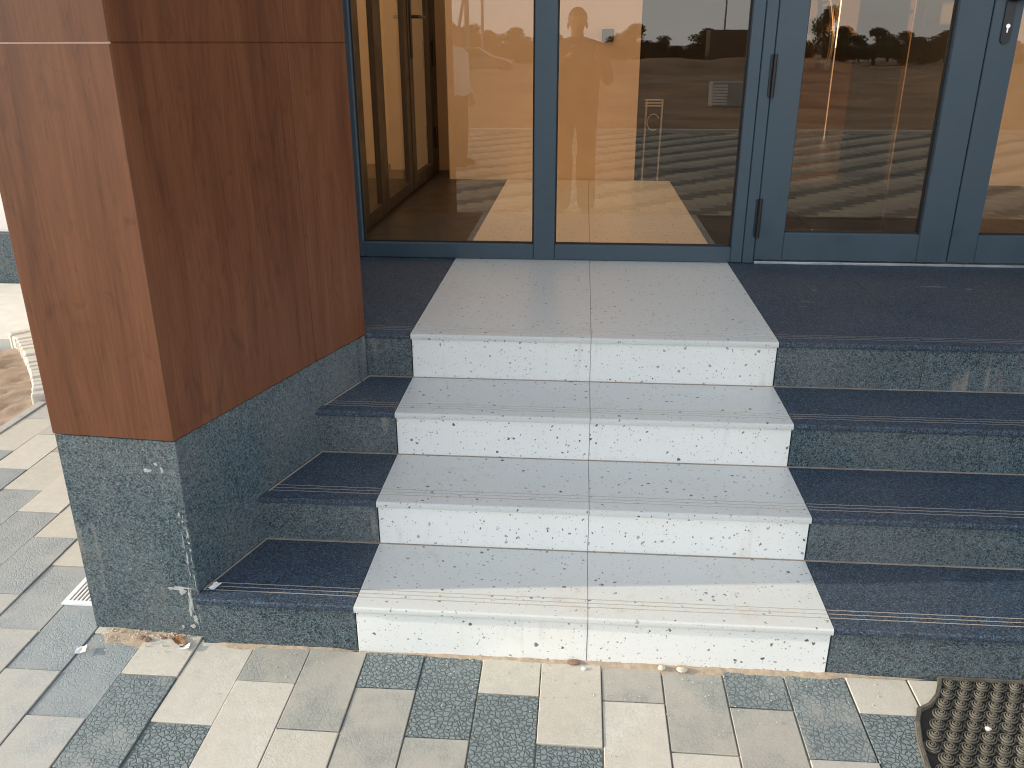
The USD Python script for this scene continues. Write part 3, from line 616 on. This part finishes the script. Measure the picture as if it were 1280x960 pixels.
lay_scrap('plaster_chip', .020, .034, 5, 'paper', -.402, .045, ZS[1] + .0012, -18, 'white chip on the bottom dark tread beside the plinth', 'chip')
lay_scrap('plaster_chip', .03, .022, 8, 'paper', -.478, -.028, .0015, 10, 'grey white chip on the pavers next to the dry leaf', 'chip')
lf = thing('dry_leaf', 'curled brown dry leaf on the pavers at the plinth foot', 'leaf', (-.500, -.008, .002), 50)
obj('blade', scrap(.022, .055, 12), M['leaf_dry'], lf, smooth=False); obj('stalk', tube([(0, .02, .004), (.004, .05, .003)], .0012, 6), M['leaf_dry'], lf)
lay('dirt_crumb', rock(.011, 6, (1, .8, .5)), M['brown_stone'], -.595, -.004, 0, 'dark crumb of soil on the sand at the plinth foot', 'soil crumb')
lay('dirt_crumb', rock(.007, 7, (1.3, .8, .5)), M['brown_stone'], -.555, .008, 0, 'smaller soil crumb nearer the brown leaf', 'soil crumb')
lay('dirt_crumb', rock(.008, 11, (1.3, .8, .5)), M['brown_stone'], -.615, .004, 0, 'leftmost soil crumb on the sand under the plinth', 'soil crumb')
# sand drifted along the foot of plinth and risers
def drift(x0, x1, yb_, wid, h, seed, nx=120):
    ny = 9; V = []
    for i in range(nx):
        x = x0 + (x1 - x0) * i / (nx - 1); e = min(1, 6 * min(i, nx - 1 - i) / nx)
        w_ = wid * (.25 + 1.3 * meshkit.fbm(np.array([x * 9, seed, 0.0]), 4, seed)) * e
        for j in range(ny):
            t = j / (ny - 1); y = yb_ - w_ * t
            n = meshkit.fbm(np.array([x * 60, y * 60, seed]), 3, seed)
            V.append((x, y, -.003 + (h + .003) * (1 - t) ** 1.2 * (.6 + .7 * n) * (.15 + .85 * e)))
    Fc = [(i * ny + j, i * ny + j + 1, (i + 1) * ny + j + 1, (i + 1) * ny + j) for i in range(nx - 1) for j in range(ny - 1)]
    return (np.array(V), np.array(Fc))
obj('sand', drift(-.76, -.445, .046, .085, .006, 3), M['sand'], kind='stuff', smooth=True, label='pale sand drifted at the foot of the plinth')
obj('sand', drift(-.44, .0, .004, .020, .004, 8), M['sand'], kind='stuff', smooth=True, label='thin line of sand below the dark left riser')
obj('sand', drift(-.01, 1.5, .002, .034, .005, 5, 300), M['sand'], kind='stuff', smooth=True, label='thin line of sand below the white bottom riser')
grit = []
r4 = random.Random(31)
for i in range(420):
    x = r4.uniform(-1.2, 1.9); y = -.004 - abs(r4.gauss(0, .10)) if x > -.44 else .04 - abs(r4.gauss(0, .12))
    if x > 1.36: continue
    g_ = trimesh.creation.icosphere(0, r4.uniform(.0008, .0026)); g_.vertices *= [1, r4.uniform(.6, 1), .6]; g_.apply_translation([x, y, .0022]); grit.append(g_)
for i in range(150):
    g_ = trimesh.creation.icosphere(0, r4.uniform(.0008, .003)); g_.apply_translation([r4.uniform(-.75, -.46), .035 - abs(r4.gauss(0, .035)), .005]); grit.append(g_)
obj('grit', cat_(grit), M['stone'], kind='stuff', smooth=False, label='fine pale grit scattered over the pavers by the steps')
# drain grate in the paving left of the column
dg = thing('drain_grate', 'small white slotted drain grate set in the pavers left of the plinth', 'drain grate', (0, 0, 0))
gx0, gx1, gy0, gy1 = -.925, -.78, .135, .275
obj('frame', cat_([box(gx0, gx1, gy0, gy0 + .016, .0, .008, .001), box(gx0, gx1, gy1 - .016, gy1, .0, .008, .001), box(gx0, gx0 + .016, gy0 + .0165, gy1 - .0165, .0, .008, .001), box(gx1 - .016, gx1, gy0 + .0165, gy1 - .0165, .0, .008, .001)]), M['plastic_white'], dg, smooth=False)
for i in range(9):
    x = gx0 + .020 + i * .0125; obj('bar', box(x, x + .0065, gy0 + .0165, gy1 - .0165, .001, .0072, .0008), M['plastic_white'], dg, smooth=False)
obj('pit', box(gx0 + .015, gx1 - .015, gy0 + .015, gy1 - .015, -.0005, .0022), M['black'], dg, smooth=False)

# ------------------------------------------------------------------ people (seen as reflections in the glass)
def blend(bones, length=.02):
    ms = []
    for pts in bones:
        ms.append(mf.Manifold.batch_hull([mf.Manifold.sphere(r, 16).translate(tuple(map(float, p))) for p, r in pts]))
    m = mf.Manifold.batch_boolean(ms, mf.OpType.Add).refine_to_length(length)
    q = m.to_mesh(); t = trimesh.Trimesh(q.vert_properties[:, :3], q.tri_verts); t.merge_vertices()
    trimesh.smoothing.filter_taubin(t, iterations=12); return t
def chain(pts): return [[pts[i], pts[i + 1]] for i in range(len(pts) - 1)]
def hand(base, fwd, side, up, s=1.0):
    """palm with four curled fingers and a thumb from the side"""
    b, f, sd, u = (np.array(v, float) for v in (base, fwd, side, up)); bones = []
    bones.append([(b, .022 * s)] + [(b + f * .085 * s + sd * k * s, .0125 * s) for k in (-.032, .032)])
    for k, ln in ((-.032, .072), (-.011, .082), (.011, .076), (.032, .060)):
        a = b + f * .085 * s + sd * k * s; m = a + (f * .75 + u * .5) * ln * .55 * s; e = m + (f * .15 + u * 1.0) * ln * .45 * s
        bones += chain([(a, .0095 * s), (m, .0088 * s), (e, .0075 * s)])
    t0 = b + f * .03 * s - sd * .03 * s; t1 = t0 + (f * .55 - sd * .7) * .045 * s; t2 = t1 + (f * .8 + u * .4 - sd * .1) * .035 * s
    return bones + chain([(t0, .012 * s), (t1, .0105 * s), (t2, .0085 * s)])
def head_bones(c, f):
    c, f = np.array(c, float), np.array(f, float); z = np.array([0, 0, 1.0]); s = np.cross(f, z)
    return [[(c + z * .035 - f * .02, .088), (c + z * .04 + f * .02, .080)], [(c + z * .03 + f * .02, .078), (c - z * .075 + f * .045, .042)],
            [(c + f * .098 + z * .005, .008), (c + f * .112 - z * .022, .013)], [(c + f * .092 - z * .055 - s * .014, .009), (c + f * .092 - z * .055 + s * .014, .009)],
            [(c + s * .080 + z * .0, .014), (c + s * .084 - z * .03, .009)], [(c - s * .080, .014), (c - s * .084 - z * .03, .009)], [(c - z * .06 - f * .01, .056), (c - z * .17 - f * .02, .060)]]
def person(loc, rz, label, H, arms, shirt, legs_m):
    o = thing('person', label, 'person', loc, rz); k = H / 1.78
    S = lambda x, y, z: np.array([x, y, z]) * k
    body = head_bones(S(0, .02, 1.63), (0, 1, 0))
    body += [[(S(-.15, 0, 1.42), .07), (S(.15, 0, 1.42), .07), (S(0, .0, 1.46), .075)], [(S(-.12, 0, 1.36), .10), (S(.12, 0, 1.36), .10), (S(-.09, .02, 1.08), .10), (S(.09, .02, 1.08), .10)], [(S(-.09, .01, 1.08), .10), (S(.09, .01, 1.08), .10), (S(-.09, -.01, .93), .105), (S(.09, -.01, .93), .105)]]
    leg = lambda s: [[(S(s * .095, 0, .93), .095), (S(s * .11, .01, .50), .062)], [(S(s * .11, .01, .50), .060), (S(s * .12, -.02, .09), .042)]]
    for s in (-1, 1): body += leg(s) + [[(S(s * .12, -.03, .05), .042), (S(s * .13, .15, .035), .032)]]
    A = []
    for s in (-1, 1):
        el, wr, fw, sd, up = arms(s, S)
        A.append((S(s * .205, 0, 1.41), el, wr)); body += chain([(S(s * .20, 0, 1.41), .056), (el, .042), (wr, .028)]) + hand(wr, fw, sd, up)
    obj('body', blend(body, .022), M['skin'], o, smooth=True)
    sh = [[(p, r + .014) for p, r in b_] for b_ in body[7:10]] + [[(a, .072), (e, .056)] for a, e, w_ in A] + [[(e, .055), (e + (w_ - e) * .8, .043)] for a, e, w_ in A]
    obj('shirt', blend(sh, .03), shirt, o, smooth=True)
    tr = [[(S(-.09, -.01, .98), .118), (S(.09, -.01, .98), .118), (S(-.09, -.01, .90), .115), (S(.09, -.01, .90), .115)]]
    for s in (-1, 1): tr += [[(S(s * .095, 0, .93), .108), (S(s * .11, .01, .50), .080)], [(S(s * .10, .01, .50), .094), (S(s * .115, -.02, .11), .088)]]
    obj('trousers', blend(tr, .03), legs_m, o, smooth=True)
    for s in (-1, 1): obj('shoe', blend([[(S(s * .12, -.045, .045), .047), (S(s * .13, .16, .03), .038), (S(s * .125, .05, .06), .045)]], .02), M['shoe'], o, smooth=True)
    c = S(0, .02, 1.63); obj('hair', blend([[(c + [0, -.03, .05], .088), (c + [0, .02, .066], .076)], [(c + [0, -.05, .03], .078), (c + [0, -.05, -.04], .058)]], .02), M['hair'], o, smooth=True)
    return o
PH = np.array([.50, -2.42, 0.0])
def arms_cam(s, S):
    el = S(s * .27, .16, 1.19); wr = np.array([.07 + s * .10, .42, 1.46]); return el, wr, np.array([-s * .25, .75, .55]), np.array([s * 1.0, .2, 0]), np.array([-s * .9, .1, .2])
person(PH, 0, 'person in dark clothes holding up a phone, reflected in the central panes', 1.86, arms_cam, M['shirt_dark'], M['trousers'])
ph = thing('phone', 'black phone held up by the photographer reflected in the glass', 'phone', (0, 0, 0))
obj('case', box(.505, .668, -1.905, -1.896, 1.478, 1.556, .004), M['black'], ph); obj('screen', box(.512, .661, -1.9075, -1.9055, 1.484, 1.550), M['car_glass'], ph, smooth=False)
obj('lens', tube([(.575, -1.8955, 1.5354), (.575, -1.8925, 1.5354)], .006, 14), M['black_metal'], ph)
def arms_walk(s, S):
    return S(s * .27, -.04, 1.14), S(s * .27, .08 * (1 if s > 0 else -.3), .90), np.array([0, .15, -1.0]), np.array([0, 1.0, .1]), np.array([-s * 1.0, 0, 0])
person((-1.10, -5.9, 0), -70, 'person in a white shirt and dark trousers reflected in the left pane', 1.76, arms_walk, M['shirt_white'], M['trousers'])

# ------------------------------------------------------------------ open ground behind the camera, seen in the glass
def mound(X, Y):
    p = np.stack([X * .10, Y * .14, X * 0], -1); f = meshkit.fbm(p, 4, 2)
    env = np.clip((-Y - 20) / 14, 0, 1) * np.clip((Y + 66) / 20, 0, 1)
    return -.15 + env * np.clip((f - .38) * 3.0, 0, 1.1) + .05 * meshkit.fbm(p * 9, 3, 8)
obj('dirt_mounds', sheet(-60, 70, -66, -11, 150, 70, mound), M['far_dirt'], kind='structure', smooth=True, label='low heaps of dry earth across the open ground')
def tree_proto(seed, h, name, label, loc):
    r_ = np.random.default_rng(seed); o = thing(name, label, 'tree', loc, 0, 'trees along the far side of the open ground')
    br = [tube([(0, 0, -.2), (.02 * h, .02, h * .2), (.0, .05, h * .45)], [.03 * h, .022 * h, .012 * h], 8)]
    tips = []
    for i in range(13):
        a = i * 2.4 + r_.random(); q = r_.uniform(.16, .86); w_ = h * .30 * math.sin(min(q + .18, 1) * math.pi) * r_.uniform(.4, 1.15)
        e = np.array([math.cos(a) * w_, math.sin(a) * w_, h * q]); tips.append(e)
        br.append(tube([(0, .02, h * .12 + .25 * e[2]), e * [.5, .5, .8], e], [.012 * h, .008 * h, .003 * h], 6))
    obj('trunk', cat_(br), M['bark'], o, smooth=60)
    C = []
    for e in tips + [np.array([0, 0, h * .8])]:
        n = 330; p = r_.normal(size=(n, 3)); p /= np.linalg.norm(p, axis=1, keepdims=True); p *= (r_.random(n) ** .6)[:, None] * np.array([.19, .19, .15]) * h * r_.uniform(.6, 1.2); C.append(e + p)
    C = np.vstack(C); C = C[C[:, 2] > .02]; k = len(C); s = h * .022
    a = r_.normal(size=(k, 3)); a /= np.linalg.norm(a, axis=1, keepdims=True); b_ = np.cross(a, r_.normal(size=(k, 3))); b_ /= np.linalg.norm(b_, axis=1, keepdims=True)
    V = np.stack([C - a * s, C + b_ * s * .6, C + a * s, C - b_ * s * .6], 1).reshape(-1, 3); Fq = np.arange(4 * k).reshape(-1, 4)
    obj('crown', (V, Fq), M['leaf'], o, smooth=False); return o
protos = [tree_proto(3, 3.4, 'bushy_tree', 'low bushy tree on the horizon reflected left of the mullion', (-7.5, -62, -.15)), tree_proto(5, 2.8, 'bushy_tree', 'small round tree on the horizon reflected beside the photographer', (-2.2, -66, -.15)), tree_proto(8, 4.4, 'bushy_tree', 'taller spreading tree on the horizon reflected in the left door leaf', (17.5, -60, -.15))]
r3 = random.Random(21)
look = ['low wide bush', 'rounded dark bush', 'taller ragged tree', 'thin open bush', 'dense broad tree']
for i in range(72):
    x = -13 + i * .74 + r3.uniform(-.8, .8); s = r3.uniform(.6, 1.05); k = r3.randrange(3)
    where = 'left of the braced pole' if x < -7 else 'behind the parked car' if x < -2 else 'beside the photographer' if x < 5 else 'beside the brown container' if x < 18 else 'in the left door leaf' if x < 34 else 'in the right door leaf'
    copy_of(protos[k], 'bushy_tree', f'{look[int(s * 100) % 5]} on the horizon reflected {where}', 'tree', (x, -66 - r3.uniform(0, 22), -.15), r3.uniform(0, 360), 'trees along the far side of the open ground', (s * 1.5, s * 1.5, s * .8))
ct = thing('container', 'brown steel container on the open ground reflected at the right window edge', 'container', (0, 0, 0))
obj('body', box(10.4, 16.4, -70.4, -68.0, -.1, 2.55, .03), M['container'], ct)
for i in range(20): obj('rib', box(10.5 + i * .295, 10.62 + i * .295, -68.0, -67.95, .05, 2.45), M['container'], ct, smooth=False)
pl_ = thing('utility_pole', 'grey braced utility pole reflected in the left pane', 'pole', (-6.2, -47.0, -.15)); obj('shaft', tube([(0, 0, 0), (0, 0, 8.5)], [.16, .10], 12), M['pole'], pl_); obj('brace', tube([(-1.0, 0, 0), (0, 0, 4.9)], .09, 10), M['pole'], pl_)
pl2 = thing('utility_pole', 'thinner plain utility pole standing right of the braced one', 'pole', (-6.3, -56.0, -.15)); obj('shaft', tube([(0, 0, 0), (0, 0, 8.0)], [.11, .08], 12), M['pole'], pl2)
pl3 = thing('utility_pole', 'thin pole rising above the brown container', 'pole', (12.2, -73.0, -.15)); obj('shaft', tube([(0, 0, 0), (0, 0, 9.0)], [.09, .06], 12), M['pole'], pl3)
gt = thing('gantry', 'thin metal frame with a crossbar reflected in the left door leaf', 'metal frame', (19.6, -44.0, -.15))
obj('upright', tube([(0, 0, 0), (0, 0, 6.0)], .07, 10), M['pole'], gt); obj('upright', tube([(2.4, 0, 0), (2.4, 0, 6.0)], .07, 10), M['pole'], gt); obj('crossbar', tube([(0, 0, 2.3), (2.4, 0, 2.3)], .06, 10), M['pole'], gt)
cb = thing('louvred_cabinet', 'small grey cabinet with a white louvred side on the dirt', 'cabinet', (4.15, -20.0, -.12))
obj('body', box(.0, 1.15, -.4, .35, 0, .66, .02), M['cabinet'], cb)
for i in range(7): obj('louvre', box(.03, .42, .352, .375, .06 + i * .08, .11 + i * .08, .004), M['plastic_white'], cb)

car = thing('parked_car', 'dark saloon car parked on the open ground reflected in the left pane', 'car', (-5.4, -43.0, -.12))
prof = [(-2.1, .35), (-2.15, .75), (-1.95, .95), (-1.35, 1.02), (-.75, 1.44), (.35, 1.46), (1.10, 1.02), (1.85, .88), (2.12, .70), (2.12, .35), (1.72, .30), (1.62, .52), (1.32, .62), (1.02, .52), (.92, .28), (-.98, .28), (-1.08, .52), (-1.38, .62), (-1.68, .52), (-1.78, .30)]
bm = extrude_polygon(sg.Polygon(prof), 1.72, engine='earcut'); v = bm.vertices.copy(); bm.vertices = np.stack([v[:, 0], -(v[:, 2] - .86) * np.where(v[:, 1] > 1.05, .80, 1.0), v[:, 1]], 1); bm.fix_normals()
obj('body', bm, M['car'], car, smooth=30)
for pts in ([(-.70, 1.38), (-1.15, 1.06), (-.18, 1.06), (-.18, 1.40)], [(-.10, 1.40), (-.10, 1.06), (.98, 1.06), (.34, 1.41)]):
    w_ = extrude_polygon(sg.Polygon(pts), .012, engine='earcut'); v = w_.vertices.copy(); w_.vertices = np.stack([v[:, 0], v[:, 2] + .70 + (1.45 - v[:, 1]) * .36, v[:, 1]], 1); w_.fix_normals(); obj('side_window', w_, M['car_glass'], car, smooth=False)
obj('roof_highlight', tube([(-.75, .70, 1.46), (.36, .70, 1.475), (1.12, .87, 1.04), (1.86, .84, .90)], .022, 8), M['highlight_headlight'], car); obj('roof_highlight', tube([(-.75, -.70, 1.46), (.36, -.70, 1.475), (1.12, -.87, 1.04), (1.86, -.84, .90)], .022, 8), M['highlight_headlight'], car)  # pale tubes paint the highlights along roof edge and windscreen pillars
for x in (-1.38, 1.32):
    for y in (-.86, .86):
        t_ = trimesh.creation.torus(.235, .085, 20, 10); t_.apply_transform(trimesh.transformations.rotation_matrix(math.pi / 2, [1, 0, 0])); t_.apply_translation([x, y * .92, .32]); wq = obj('wheel', t_, M['black'], car)
        obj('rim', tube([(x, y * .92 - .06, .32), (x, y * .92 + .06, .32)], .17, 14), M['steel'], wq)
obj('headlight', box(1.93, 2.10, .48, .80, .66, .78, .02), M['highlight_headlight'], car); obj('headlight', box(1.93, 2.10, -.80, -.48, .66, .78, .02), M['highlight_headlight'], car)
